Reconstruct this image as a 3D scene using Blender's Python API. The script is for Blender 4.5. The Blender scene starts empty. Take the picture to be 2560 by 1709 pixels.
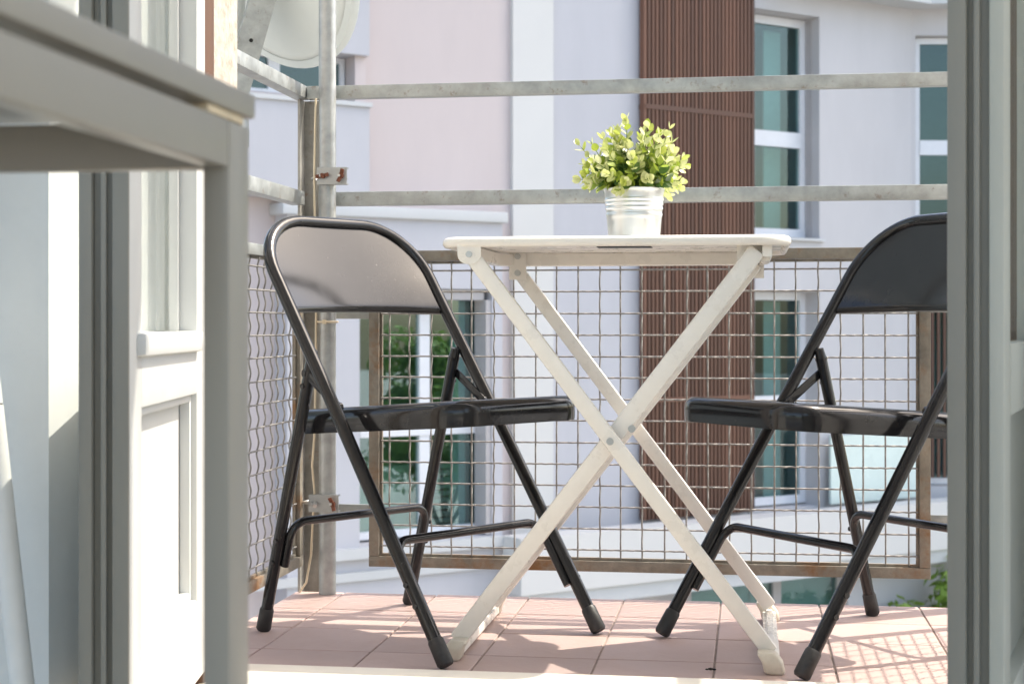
import bpy, bmesh, math, random
from mathutils import Vector, Matrix, Quaternion

R = math.radians
S = bpy.context.scene
C = S.collection

# ---------------------------------------------------------------- camera, sky, sun, exposure
cam_d = bpy.data.cameras.new('camera')
cam = bpy.data.objects.new('camera', cam_d)
C.objects.link(cam)
cam.location = (0.0, 0.0, 0.565)
cam.rotation_euler = (R(90), 0, R(8.47))
cam_d.sensor_width = 36.0
cam_d.lens = 55.94
cam_d.shift_y = -0.0166
cam_d.clip_start = 0.02
cam_d.clip_end = 2000
cam_d.dof.use_dof = True
cam_d.dof.focus_distance = 2.85
cam_d.dof.aperture_fstop = 9.5
S.camera = cam

world = bpy.data.worlds.new('World')
S.world = world
world.use_nodes = True
wn = world.node_tree
for n in list(wn.nodes):
    wn.nodes.remove(n)
sky = wn.nodes.new('ShaderNodeTexSky')
sky.sky_type = 'NISHITA'
sky.sun_disc = False
sky.sun_elevation = R(56)
sky.sun_rotation = R(57.5)
sky.air_density = 1.0
sky.dust_density = 3.2
sky.ozone_density = 1.0
bg = wn.nodes.new('ShaderNodeBackground')
bg.inputs['Strength'].default_value = 0.15
wo = wn.nodes.new('ShaderNodeOutputWorld')
wn.links.new(sky.outputs[0], bg.inputs[0])
wn.links.new(bg.outputs[0], wo.inputs[0])

sun_dir = Vector((math.sin(R(57.5)) * math.cos(R(56)), math.cos(R(57.5)) * math.cos(R(56)), math.sin(R(56))))
sl = bpy.data.lights.new('sun', 'SUN')
sl.energy = 2.0
sl.angle = R(0.53)
sl.color = (1.0, 0.96, 0.905)
sun = bpy.data.objects.new('sun', sl)
C.objects.link(sun)
sun.rotation_euler = sun_dir.to_track_quat('Z', 'Y').to_euler()
sun.location = (6, 4, 11)

S.view_settings.view_transform = 'Standard'
S.view_settings.look = 'None'
S.view_settings.gamma = 1.0
S.view_settings.exposure = 1.82
S.view_settings.use_white_balance = True
S.view_settings.white_balance_temperature = 7000
S.view_settings.white_balance_tint = 8
S.view_settings.use_curve_mapping = False
S.render.engine = 'CYCLES'
S.cycles.max_bounces = 8
S.cycles.transparent_max_bounces = 12

# ---------------------------------------------------------------- materials
def mat(name, col, rough=0.5, metal=0.0, var=0.06, vscale=14.0, bump=0.0, bscale=160.0, spec=0.5,
        rust=0.0, rscale=16.0, rustcol=(0.20, 0.075, 0.025), rnd=0.0, coat=0.0, rvar=0.08, dirt=0.0,
        dirtcol=(0.25, 0.2, 0.15), dscale=5.0, stretch=None, wear=0.0):
    m = bpy.data.materials.new(name)
    m.use_nodes = True
    t = m.node_tree
    p = t.nodes['Principled BSDF']
    N = t.nodes.new
    L = t.links.new
    tc = N('ShaderNodeTexCoord')
    co = tc.outputs['Object']
    if stretch:
        mp = N('ShaderNodeMapping')
        mp.inputs['Scale'].default_value = stretch
        L(co, mp.inputs['Vector'])
        co = mp.outputs[0]
    n1 = N('ShaderNodeTexNoise')
    n1.inputs['Scale'].default_value = vscale
    n1.inputs['Detail'].default_value = 6
    n1.inputs['Roughness'].default_value = 0.62
    L(co, n1.inputs['Vector'])
    mr = N('ShaderNodeMapRange')
    mr.inputs['From Min'].default_value = 0.3
    mr.inputs['From Max'].default_value = 0.7
    mr.inputs['To Min'].default_value = 1 - var
    mr.inputs['To Max'].default_value = 1 + var
    L(n1.outputs['Fac'], mr.inputs['Value'])
    val = mr.outputs[0]
    if rnd:
        oi = N('ShaderNodeObjectInfo')
        m2 = N('ShaderNodeMapRange')
        m2.inputs['To Min'].default_value = 1 - rnd
        m2.inputs['To Max'].default_value = 1 + rnd
        L(oi.outputs['Random'], m2.inputs['Value'])
        mu = N('ShaderNodeMath')
        mu.operation = 'MULTIPLY'
        L(val, mu.inputs[0])
        L(m2.outputs[0], mu.inputs[1])
        val = mu.outputs[0]
    vm = N('ShaderNodeVectorMath')
    vm.operation = 'SCALE'
    vm.inputs[0].default_value = col
    L(val, vm.inputs['Scale'])
    colour = vm.outputs[0]

    def overlay(colour, amount, scale, ocol, lo, hi):
        n = N('ShaderNodeTexNoise')
        n.inputs['Scale'].default_value = scale
        n.inputs['Detail'].default_value = 8
        n.inputs['Roughness'].default_value = 0.7
        L(co, n.inputs['Vector'])
        r = N('ShaderNodeMapRange')
        r.inputs['From Min'].default_value = lo
        r.inputs['From Max'].default_value = hi
        r.inputs['To Min'].default_value = 0
        r.inputs['To Max'].default_value = amount
        L(n.outputs['Fac'], r.inputs['Value'])
        mx = N('ShaderNodeMix')
        mx.data_type = 'RGBA'
        L(r.outputs[0], mx.inputs['Factor'])
        L(colour, mx.inputs[6])
        mx.inputs[7].default_value = (*ocol, 1)
        return mx.outputs[2], r.outputs[0]
    if dirt:
        colour, _ = overlay(colour, dirt, dscale, dirtcol, 0.45, 0.75)
    if wear:
        colour, _ = overlay(colour, wear, 70.0, (0.22, 0.21, 0.20), 0.66, 0.74)
    if rust:
        colour, rf = overlay(colour, 1.0, rscale, rustcol, 0.62 - 0.3 * rust, 0.78 - 0.3 * rust)
        inv = N('ShaderNodeMapRange')
        inv.inputs['To Min'].default_value = metal
        inv.inputs['To Max'].default_value = 0.0
        L(rf, inv.inputs['Value'])
        L(inv.outputs[0], p.inputs['Metallic'])
    else:
        p.inputs['Metallic'].default_value = metal
    L(colour, p.inputs['Base Color'])
    rr = N('ShaderNodeMapRange')
    rr.inputs['From Min'].default_value = 0.3
    rr.inputs['From Max'].default_value = 0.7
    rr.inputs['To Min'].default_value = max(0.02, rough - rvar)
    rr.inputs['To Max'].default_value = min(1, rough + rvar)
    L(n1.outputs['Fac'], rr.inputs['Value'])
    L(rr.outputs[0], p.inputs['Roughness'])
    p.inputs['Specular IOR Level'].default_value = spec
    p.inputs['Coat Weight'].default_value = coat
    p.inputs['Coat Roughness'].default_value = 0.08
    if bump:
        nb = N('ShaderNodeTexNoise')
        nb.inputs['Scale'].default_value = bscale
        nb.inputs['Detail'].default_value = 5
        L(co, nb.inputs['Vector'])
        bn = N('ShaderNodeBump')
        bn.inputs['Strength'].default_value = bump
        bn.inputs['Distance'].default_value = 0.004
        L(nb.outputs['Fac'], bn.inputs['Height'])
        L(bn.outputs[0], p.inputs['Normal'])
    return m


def glass(name, tint, refl=0.3, rough=0.01, rcol=(1, 1, 1)):
    m = bpy.data.materials.new(name)
    m.use_nodes = True
    t = m.node_tree
    t.nodes.remove(t.nodes['Principled BSDF'])
    out = t.nodes['Material Output']
    tr = t.nodes.new('ShaderNodeBsdfTransparent')
    tr.inputs[0].default_value = (*tint, 1)
    gl = t.nodes.new('ShaderNodeBsdfGlossy')
    gl.inputs['Color'].default_value = (*rcol, 1)
    gl.inputs['Roughness'].default_value = rough
    mx = t.nodes.new('ShaderNodeMixShader')
    # Schlick reflectance from the facing angle, the same on both sides of the sheet
    lw = t.nodes.new('ShaderNodeLayerWeight')
    lw.inputs['Blend'].default_value = 0.5
    pw = t.nodes.new('ShaderNodeMath')
    pw.operation = 'POWER'
    pw.inputs[1].default_value = 5.0
    t.links.new(lw.outputs['Facing'], pw.inputs[0])
    sc = t.nodes.new('ShaderNodeMapRange')
    sc.inputs['To Min'].default_value = refl
    sc.inputs['To Max'].default_value = 1.0
    t.links.new(pw.outputs[0], sc.inputs['Value'])
    t.links.new(sc.outputs[0], mx.inputs[0])
    t.links.new(tr.outputs[0], mx.inputs[1])
    t.links.new(gl.outputs[0], mx.inputs[2])
    t.links.new(mx.outputs[0], out.inputs[0])
    return m


def leafmat(name, col, col2, rough=0.35):
    m = bpy.data.materials.new(name)
    m.use_nodes = True
    t = m.node_tree
    p = t.nodes['Principled BSDF']
    out = t.nodes['Material Output']
    oi = t.nodes.new('ShaderNodeObjectInfo')
    mx = t.nodes.new('ShaderNodeMix')
    mx.data_type = 'RGBA'
    nz = t.nodes.new('ShaderNodeTexNoise')
    nz.inputs['Scale'].default_value = 60
    ge = t.nodes.new('ShaderNodeNewGeometry')
    t.links.new(ge.outputs['Position'], nz.inputs['Vector'])
    ad = t.nodes.new('ShaderNodeMath')
    ad.operation = 'ADD'
    t.links.new(oi.outputs['Random'], ad.inputs[0])
    t.links.new(nz.outputs['Fac'], ad.inputs[1])
    mr = t.nodes.new('ShaderNodeMapRange')
    mr.inputs['From Min'].default_value = 0.4
    mr.inputs['From Max'].default_value = 1.6
    t.links.new(ad.outputs[0], mr.inputs['Value'])
    t.links.new(mr.outputs[0], mx.inputs['Factor'])
    mx.inputs[6].default_value = (*col, 1)
    mx.inputs[7].default_value = (*col2, 1)
    t.links.new(mx.outputs[2], p.inputs['Base Color'])
    p.inputs['Roughness'].default_value = rough
    tl = t.nodes.new('ShaderNodeBsdfTranslucent')
    t.links.new(mx.outputs[2], tl.inputs[0])
    ms = t.nodes.new('ShaderNodeMixShader')
    ms.inputs[0].default_value = 0.3
    t.links.new(p.outputs[0], ms.inputs[1])
    t.links.new(tl.outputs[0], ms.inputs[2])
    t.links.new(ms.outputs[0], out.inputs[0])
    return m


MT = {}
MT['tile'] = mat('terracotta_tile', (0.455, 0.335, 0.305), 0.55, var=0.07, vscale=9, bump=0.12, bscale=90, rnd=0.1, dirt=0.45, dirtcol=(0.33, 0.235, 0.20), dscale=9)
MT['grout'] = mat('grout', (0.31, 0.25, 0.22), 0.9, var=0.25, vscale=40, bump=0.3)
MT['marble'] = mat('threshold_stone', (0.72, 0.69, 0.62), 0.45, var=0.06, vscale=12, bump=0.05)
MT['galv'] = mat('galvanised_steel', (0.37, 0.39, 0.385), 0.42, 0.55, var=0.22, vscale=26, bump=0.06, bscale=120, rust=0.12, rscale=42, rustcol=(0.16, 0.10, 0.06), dirt=0.35, dirtcol=(0.2, 0.19, 0.165), dscale=12)
MT['pole'] = mat('galvanised_pole_zinc', (0.36, 0.37, 0.365), 0.38, 0.5, var=0.2, vscale=30, bump=0.05, dirt=0.3, dirtcol=(0.24, 0.225, 0.2), dscale=16)
MT['post'] = mat('weathered_post_steel', (0.30, 0.29, 0.265), 0.55, 0.35, var=0.3, vscale=20, bump=0.15, rust=0.1, rscale=30)
MT['rusty'] = mat('rusty_frame_steel', (0.22, 0.20, 0.165), 0.6, 0.25, var=0.3, vscale=24, bump=0.3, bscale=110, rust=0.40, rscale=9, rustcol=(0.19, 0.095, 0.035))
MT['wire'] = mat('zinc_wire', (0.25, 0.24, 0.225), 0.5, 0.45, var=0.35, vscale=60, bump=0.3, bscale=300, rust=0.1, rscale=30)
MT['rust'] = mat('rusted_wing_nut', (0.16, 0.055, 0.03), 0.75, 0.2, var=0.35, vscale=90, bump=0.4)
MT['bolt'] = mat('bright_bolt', (0.5, 0.5, 0.48), 0.35, 0.8, var=0.15)
MT['black'] = mat('black_enamel', (0.015, 0.015, 0.0165), 0.13, 0.0, var=0.15, vscale=30, spec=0.42, rvar=0.035, wear=0.6)
MT['rubber'] = mat('black_rubber', (0.02, 0.02, 0.021), 0.55, var=0.3, vscale=50, bump=0.1, dirt=0.3, dirtcol=(0.09, 0.085, 0.08), dscale=45)
MT['cream'] = mat('cream_enamel', (0.85, 0.82, 0.76), 0.3, var=0.035, vscale=20, spec=0.5, bump=0.01, dirt=0.06, dirtcol=(0.55, 0.46, 0.34), dscale=22)
MT['capplastic'] = mat('cream_plastic', (0.66, 0.61, 0.51), 0.45, var=0.06, vscale=40, dirt=0.3, dirtcol=(0.42, 0.35, 0.25), dscale=30)
MT['sticker'] = mat('dark_label', (0.03, 0.03, 0.032), 0.5)
MT['zincpot'] = mat('zinc_bucket', (0.66, 0.68, 0.68), 0.33, 0.85, var=0.07, vscale=22, bump=0.01, stretch=(1, 1, 0.2))
MT['soil'] = mat('soil', (0.02, 0.025, 0.012), 0.95, var=0.5, vscale=60)
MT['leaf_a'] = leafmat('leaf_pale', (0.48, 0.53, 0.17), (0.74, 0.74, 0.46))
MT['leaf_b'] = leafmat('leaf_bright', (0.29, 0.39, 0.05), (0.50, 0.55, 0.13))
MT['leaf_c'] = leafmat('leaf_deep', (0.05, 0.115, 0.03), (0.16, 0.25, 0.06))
MT['stem'] = mat('stem_green', (0.16, 0.24, 0.06), 0.5)
MT['plaster'] = mat('rough_plaster', (0.44, 0.405, 0.36), 0.9, var=0.08, vscale=30, bump=0.5, bscale=70, dirt=0.75, dirtcol=(0.26, 0.17, 0.115), dscale=48)
MT['outwall'] = mat('pale_house_plaster', (0.76, 0.73, 0.68), 0.9, var=0.05, vscale=3, bump=0.3, bscale=60)
MT['inwall'] = mat('interior_wall_paint', (0.76, 0.77, 0.745), 0.85, var=0.03, bump=0.08, bscale=60)
MT['door'] = mat('white_door_paint', (0.58, 0.59, 0.58), 0.42, var=0.03, vscale=16, bump=0.05, bscale=40, stretch=(1, 1, 0.3))
MT['door_edge'] = mat('shaded_door_paint', (0.235, 0.23, 0.20), 0.5, var=0.06, vscale=16, bump=0.06, bscale=40, stretch=(1, 1, 0.3))  # tone darkened to carry the shade on the room-facing closing edges
MT['door_pale'] = mat('pale_grey_green_paint', (0.42, 0.43, 0.38), 0.5, var=0.05, vscale=16, bump=0.06, bscale=40, stretch=(1, 1, 0.3))
MT['brownwood'] = mat('brown_frame_wood', (0.11, 0.05, 0.025), 0.6, var=0.3, vscale=20, stretch=(1, 1, 0.1))
MT['desk'] = mat('grey_green_lacquer', (0.29, 0.278, 0.24), 0.34, var=0.015, vscale=4, rvar=0.01)
MT['rawwood'] = mat('raw_pale_wood', (0.62, 0.52, 0.36), 0.7, var=0.15, vscale=40)
MT['polewhite'] = mat('white_pole_paint', (0.74, 0.74, 0.71), 0.4, var=0.04)
MT['roomfloor'] = mat('pale_room_floor', (0.55, 0.48, 0.39), 0.45, var=0.2, vscale=8, stretch=(1, 8, 1))
MT['dish'] = mat('dish_white', (0.60, 0.645, 0.635), 0.45, var=0.03, vscale=8)
MT['beige'] = mat('beige_plastic', (0.66, 0.56, 0.40), 0.5, var=0.08)
MT['hole'] = mat('dark_hole', (0.01, 0.01, 0.01), 0.9)
MT['lav'] = mat('lavender_render', (0.455, 0.455, 0.48), 0.9, var=0.045, vscale=2.2, stretch=(1, 1, 0.3), bump=0.12, bscale=60)
MT['pink'] = mat('pale_pink_render', (0.525, 0.463, 0.452), 0.9, var=0.04, vscale=2.2, stretch=(1, 1, 0.3), bump=0.12, bscale=60)
MT['whitewall'] = mat('white_render', (0.585, 0.58, 0.56), 0.9, var=0.025, vscale=1.2, bump=0.12, bscale=60)
MT['palewall'] = mat('pale_grey_render', (0.50, 0.49, 0.495), 0.9, var=0.04, vscale=2.2, stretch=(1, 1, 0.3), bump=0.12, bscale=60)
MT['coping'] = mat('light_coping', (0.50, 0.51, 0.51), 0.6, var=0.04, vscale=2)
MT['slat'] = mat('brown_slat', (0.125, 0.057, 0.034), 0.55, var=0.12, vscale=3, rnd=0.32, stretch=(1, 1, 0.1))
MT['slatback'] = mat('slat_backing', (0.022, 0.012, 0.007), 0.9)  # near-black colour supplies the shade in the gaps between slats
MT['wframe'] = mat('window_frame_paint', (0.66, 0.675, 0.70), 0.4, var=0.03)
MT['wframe_b'] = mat('grey_taupe_trim', (0.40, 0.38, 0.38), 0.5, var=0.05)
MT['pane'] = glass('window_glass', (0.66, 0.80, 0.79), 0.075, 0.012, (0.62, 0.69, 0.70))
MT['pane_b'] = glass('lower_window_glass', (0.66, 0.80, 0.79), 0.22, 0.012, (0.74, 0.88, 0.87))
MT['doorglass'] = glass('door_glass', (0.97, 0.98, 0.975), 0.05, 0.01)
MT['room'] = mat('room_dim_wall', (0.30, 0.34, 0.34), 0.9)
MT['curtain'] = mat('curtain_fabric', (0.60, 0.66, 0.65), 0.9, var=0.05)
MT['blind'] = mat('roller_blind', (0.34, 0.36, 0.33), 0.6, var=0.08)
MT['frost'] = mat('frosted_balustrade', (0.62, 0.72, 0.67), 0.25, var=0.05, vscale=1.5)
MT['ground'] = mat('paving', (0.24, 0.235, 0.225), 0.9, var=0.15, vscale=0.8)
MT['treeleaf'] = leafmat('tree_leaf', (0.12, 0.23, 0.03), (0.27, 0.40, 0.07), 0.5)
MT['bark'] = mat('bark', (0.12, 0.085, 0.06), 0.9, var=0.3)
MT['brick'] = mat('house_render', (0.50, 0.44, 0.39), 0.9, var=0.06, bump=0.2)
MT['redwall'] = mat('red_render', (0.42, 0.09, 0.06), 0.9, var=0.06)
MT['ceil'] = mat('ceiling_paint', (0.7, 0.69, 0.66), 0.9)

# ---------------------------------------------------------------- mesh helpers
def finish(name, bm, m, parent=None, smooth=False, auto=None):
    bmesh.ops.recalc_face_normals(bm, faces=bm.faces[:])
    me = bpy.data.meshes.new(name)
    bm.to_mesh(me)
    bm.free()
    me.materials.append(MT[m] if isinstance(m, str) else m)
    if smooth:
        me.polygons.foreach_set('use_smooth', [True] * len(me.polygons))
        if auto:
            try:
                me.set_sharp_from_angle(angle=R(auto))
            except Exception:
                pass
    o = bpy.data.objects.new(name, me)
    C.objects.link(o)
    if parent:
        o.parent = parent
    return o


def box(bm, lo, hi, bevel=0.0, seg=2, mtx=None):
    lo, hi = Vector(lo), Vector(hi)
    c = (lo + hi) / 2
    d = hi - lo
    M_ = Matrix.Translation(c) @ Matrix.Diagonal((d.x, d.y, d.z, 1))
    if mtx is not None:
        M_ = mtx @ M_
    r = bmesh.ops.create_cube(bm, size=1.0, matrix=M_)
    if bevel:
        vs = r['verts']
        es = list({e for v in vs for e in v.link_edges})
        bmesh.ops.bevel(bm, geom=es, offset=bevel, segments=seg, affect='EDGES', profile=0.6)


def mbox(name, lo, hi, m, parent=None, bevel=0.0, seg=2):
    bm = bmesh.new()
    box(bm, lo, hi, bevel, seg)
    return finish(name, bm, m, parent, smooth=bool(bevel), auto=35)


def bar(bm, p0, p1, w, h, up=(0, 0, 1), bevel=0.0):
    """box beam from p0 to p1; w across, h along 'up'-ish"""
    p0, p1 = Vector(p0), Vector(p1)
    x = (p1 - p0)
    ln = x.length
    x.normalize()
    z = Vector(up)
    y = z.cross(x).normalized()
    z = x.cross(y).normalized()
    M_ = Matrix((x, y, z)).transposed().to_4x4()
    M_ = Matrix.Translation((p0 + p1) / 2) @ M_
    box(bm, (-ln / 2, -w / 2, -h / 2), (ln / 2, w / 2, h / 2), bevel, 2, M_)


def tube(bm, pts, r, n=12, caps=True, closed=False):
    pts = [Vector(p) for p in pts]
    k = len(pts)
    rr = r if isinstance(r, (list, tuple)) else [r] * k
    rings = []
    prev = None
    for i, p in enumerate(pts):
        if closed:
            t = (pts[(i + 1) % k] - pts[i - 1]).normalized()
        elif i == 0:
            t = (pts[1] - p).normalized()
        elif i == k - 1:
            t = (p - pts[i - 1]).normalized()
        else:
            t = ((pts[i + 1] - p).normalized() + (p - pts[i - 1]).normalized()).normalized()
        if prev is None:
            a = Vector((0, 0, 1)) if abs(t.z) < 0.9 else Vector((1, 0, 0))
            nrm = (a - t * a.dot(t)).normalized()
        else:
            nrm = (prev - t * prev.dot(t)).normalized()
        prev = nrm
        b = t.cross(nrm)
        rings.append([bm.verts.new(p + (nrm * math.cos(2 * math.pi * j / n) + b * math.sin(2 * math.pi * j / n)) * rr[i]) for j in range(n)])
    m_ = k if closed else k - 1
    for i in range(m_):
        A, B = rings[i], rings[(i + 1) % k]
        for j in range(n):
            bm.faces.new((A[j], A[(j + 1) % n], B[(j + 1) % n], B[j]))
    if caps and not closed:
        bm.faces.new(rings[0][::-1])
        bm.faces.new(rings[-1])


def fillet(pts, r, seg=7):
    pts = [Vector(p) for p in pts]
    rs = r if isinstance(r, (list, tuple)) else [r] * len(pts)
    out = [pts[0]]
    for i in range(1, len(pts) - 1):
        p, a, b = pts[i], pts[i - 1], pts[i + 1]
        da, db = (a - p), (b - p)
        ang = da.angle(db)
        if ang > math.pi - 0.02 or rs[i] <= 0:
            out.append(p)
            continue
        d = min(rs[i] / math.tan(ang / 2), da.length * 0.49, db.length * 0.49)
        s, e = p + da.normalized() * d, p + db.normalized() * d
        for k in range(seg + 1):
            t = k / seg
            # circular-ish arc by rational quadratic
            w = math.sin(ang / 2)
            w0, w1, w2 = (1 - t) ** 2, 2 * t * (1 - t) * w, t * t
            out.append((s * w0 + p * w1 + e * w2) / (w0 + w1 + w2))
    out.append(pts[-1])
    return out


def mtube(name, pts, r, m, parent=None, n=12, **k):
    bm = bmesh.new()
    tube(bm, pts, r, n, **k)
    return finish(name, bm, m, parent, smooth=True, auto=50)


def cyl(bm, p0, p1, r, n=14):
    tube(bm, [p0, p1], r, n)


def lathe(bm, prof, n=40, centre=(0, 0, 0), cap_bottom=True):
    c = Vector(centre)
    rings = []
    for (r, z) in prof:
        rings.append([bm.verts.new(c + Vector((r * math.cos(2 * math.pi * j / n), r * math.sin(2 * math.pi * j / n), z))) for j in range(n)])
    for A, B in zip(rings[:-1], rings[1:]):
        for j in range(n):
            bm.faces.new((A[j], A[(j + 1) % n], B[(j + 1) % n], B[j]))
    if cap_bottom:
        bm.faces.new(rings[0][::-1])
    return rings


def rrect(x0, x1, y0, y1, r, seg=6):
    pts = []
    rs = r if isinstance(r, (list, tuple)) else [r] * 4
    for (cx, cy, a0, rr) in ((x1 - rs[0], y1 - rs[0], 0, rs[0]), (x0 + rs[1], y1 - rs[1], 90, rs[1]), (x0 + rs[2], y0 + rs[2], 180, rs[2]), (x1 - rs[3], y0 + rs[3], 270, rs[3])):
        for k in range(seg + 1):
            a = R(a0 + 90 * k / seg)
            pts.append((cx + rr * math.cos(a), cy + rr * math.sin(a)))
    return pts


def loft(bm, rings, cap0=True, cap1=True):
    vr = [[bm.verts.new(p) for p in rg] for rg in rings]
    n = len(vr[0])
    for A, B in zip(vr[:-1], vr[1:]):
        for j in range(n):
            bm.faces.new((A[j], A[(j + 1) % n], B[(j + 1) % n], B[j]))
    if cap0:
        bm.faces.new(vr[0][::-1])
    if cap1:
        bm.faces.new(vr[-1])


def thing(name, label, cat, loc=(0, 0, 0), rz=0.0, group=None):
    o = bpy.data.objects.new(name, None)
    o.empty_display_size = 0.1
    C.objects.link(o)
    o.location = loc
    o.rotation_euler = (0, 0, rz)
    o['label'] = label
    o['category'] = cat
    if group:
        o['group'] = group
    return o


def tag(o, label, cat, group=None):
    o['label'] = label
    o['category'] = cat
    if group:
        o['group'] = group
    return o


def struct(o):
    o['kind'] = 'structure'
    return o


def wall_holes(bm, s0, s1, z0, z1, y0, y1, holes):
    xs = sorted({s0, s1, *[h[0] for h in holes], *[h[1] for h in holes]})
    zs = sorted({z0, z1, *[h[2] for h in holes], *[h[3] for h in holes]})
    xs = [x for x in xs if s0 <= x <= s1]
    zs = [z for z in zs if z0 <= z <= z1]
    for a, b in zip(xs[:-1], xs[1:]):
        for c_, d in zip(zs[:-1], zs[1:]):
            mx, mz = (a + b) / 2, (c_ + d) / 2
            if any(h[0] < mx < h[1] and h[2] < mz < h[3] for h in holes):
                continue
            box(bm, (a, y0, c_), (b, y1, d))
    # drop the internal faces two neighbouring cells share
    bmesh.ops.remove_doubles(bm, verts=bm.verts[:], dist=1e-5)
    seen = {}
    kill = []
    for f in bm.faces:
        k = tuple(round(v, 4) for v in f.calc_center_median())
        if k in seen:
            kill += [f, seen[k]]
        seen[k] = f
    bmesh.ops.delete(bm, geom=list(set(kill)), context='FACES_ONLY')


# ================================================================ SETTING
struct(mbox('ground', (-150, -150, -4.9), (150, 150, -4.5), 'ground'))

# balcony slab and tiles
floor = struct(mbox('balcony_floor', (-0.951, 2.30, -0.17), (0.525, 3.276, -0.0032), 'grout'))
random.seed(3)
PITCH = 0.197
us = [-0.953, -0.845]
while us[-1] + PITCH < 0.52:
    us.append(us[-1] + PITCH)
us.append(0.528)
vs = [3.281 - PITCH * k for k in range(5)] + [2.44]
tile_mesh = {}
for i in range(len(us) - 1):
    for j in range(len(vs) - 1):
        w, d = round(us[i + 1] - us[i] - 0.0034, 4), round(vs[j] - vs[j + 1] - 0.0034, 4)
        if w < 0.02 or d < 0.02:
            continue
        key = (w, d)
        if key not in tile_mesh:
            bm = bmesh.new()
            box(bm, (-w / 2, -d / 2, -0.014), (w / 2, d / 2, 0), 0.0012, 1)
            o = finish('tile', bm, 'tile', floor, smooth=True, auto=35)
            tile_mesh[key] = o.data
        else:
            o = bpy.data.objects.new('tile', tile_mesh[key])
            C.objects.link(o)
            o.parent = floor
        o.location = ((us[i] + us[i + 1]) / 2, (vs[j] + vs[j + 1]) / 2, random.uniform(-0.0008, 0.0))
        o.rotation_euler = (random.uniform(-0.002, 0.002), random.uniform(-0.002, 0.002), random.uniform(-0.002, 0.002))

thr = mbox('threshold', (-0.824, 2.285, -0.02), (0.43, 2.452, 0.026), 'marble', None, 0.006)
struct(thr)
struct(mbox('room_floor', (-3.2, -2.5, -0.12), (2.6, 2.284, 0.0), 'roomfloor'))
struct(mbox('ceiling', (-3.2, -2.5, 2.75), (2.6, 1.90, 2.9), 'ceil'))

# the house wall the door is set in
hw = thing('house_wall', 'rough cream plaster house wall around the open balcony door', 'wall', (0, 2.5, 0))


def inwall(name, lo, hi, m):
    o = mbox(name, Vector(lo) - Vector((0, 2.5, 0)), Vector(hi) - Vector((0, 2.5, 0)), m, hw)
    return o


inwall('outer_wall', (-4.0, 2.352, -4.4), (-0.90, 2.506, 2.9), 'outwall')
inwall('door_reveal', (-0.8995, 2.352, -0.17), (-0.827, 2.5055, 2.9), 'plaster')
inwall('outer_wall', (0.432, 2.352, -4.4), (4.0, 2.506, 2.9), 'outwall')
inwall('lintel', (-0.827, 2.3525, 2.45), (0.432, 2.5055, 2.9), 'outwall')
inwall('lower_wall', (-0.827, 2.3525, -4.4), (0.432, 2.5055, -0.175), 'plaster')
# inner leaves of the wall with splayed reveals
for sgn, ux, uf in ((-1, -0.845, -0.874), (1, 0.45, 0.56)):
    bm = bmesh.new()
    far = -3.2 if sgn < 0 else 2.6
    pts = [(ux, 2.351), (uf, 1.90), (far, 1.90), (far, 2.351)]
    loft(bm, [[(x, y - 2.5, 0.0) for x, y in pts], [(x, y - 2.5, 2.75) for x, y in pts]])
    finish('inner_wall', bm, 'inwall', hw)
inwall('inner_lintel', (-0.86, 1.902, 2.46), (0.55, 2.351, 2.749), 'inwall')

# brown door frame
df = thing('door_frame', 'narrow brown wooden door frame in the plaster opening', 'door frame', (-0.2, 2.32, 0))
for nm, lo, hi in (('jamb', (-0.844, 2.30, 0.02), (-0.8125, 2.351, 2.44)), ('jamb', (0.412, 2.30, 0.02), (0.449, 2.351, 2.44)), ('head', (-0.844, 2.30, 2.40), (0.449, 2.3505, 2.45))):
    mbox(nm, Vector(lo) - df.location, Vector(hi) - df.location, 'brownwood', df, 0.002)


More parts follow.
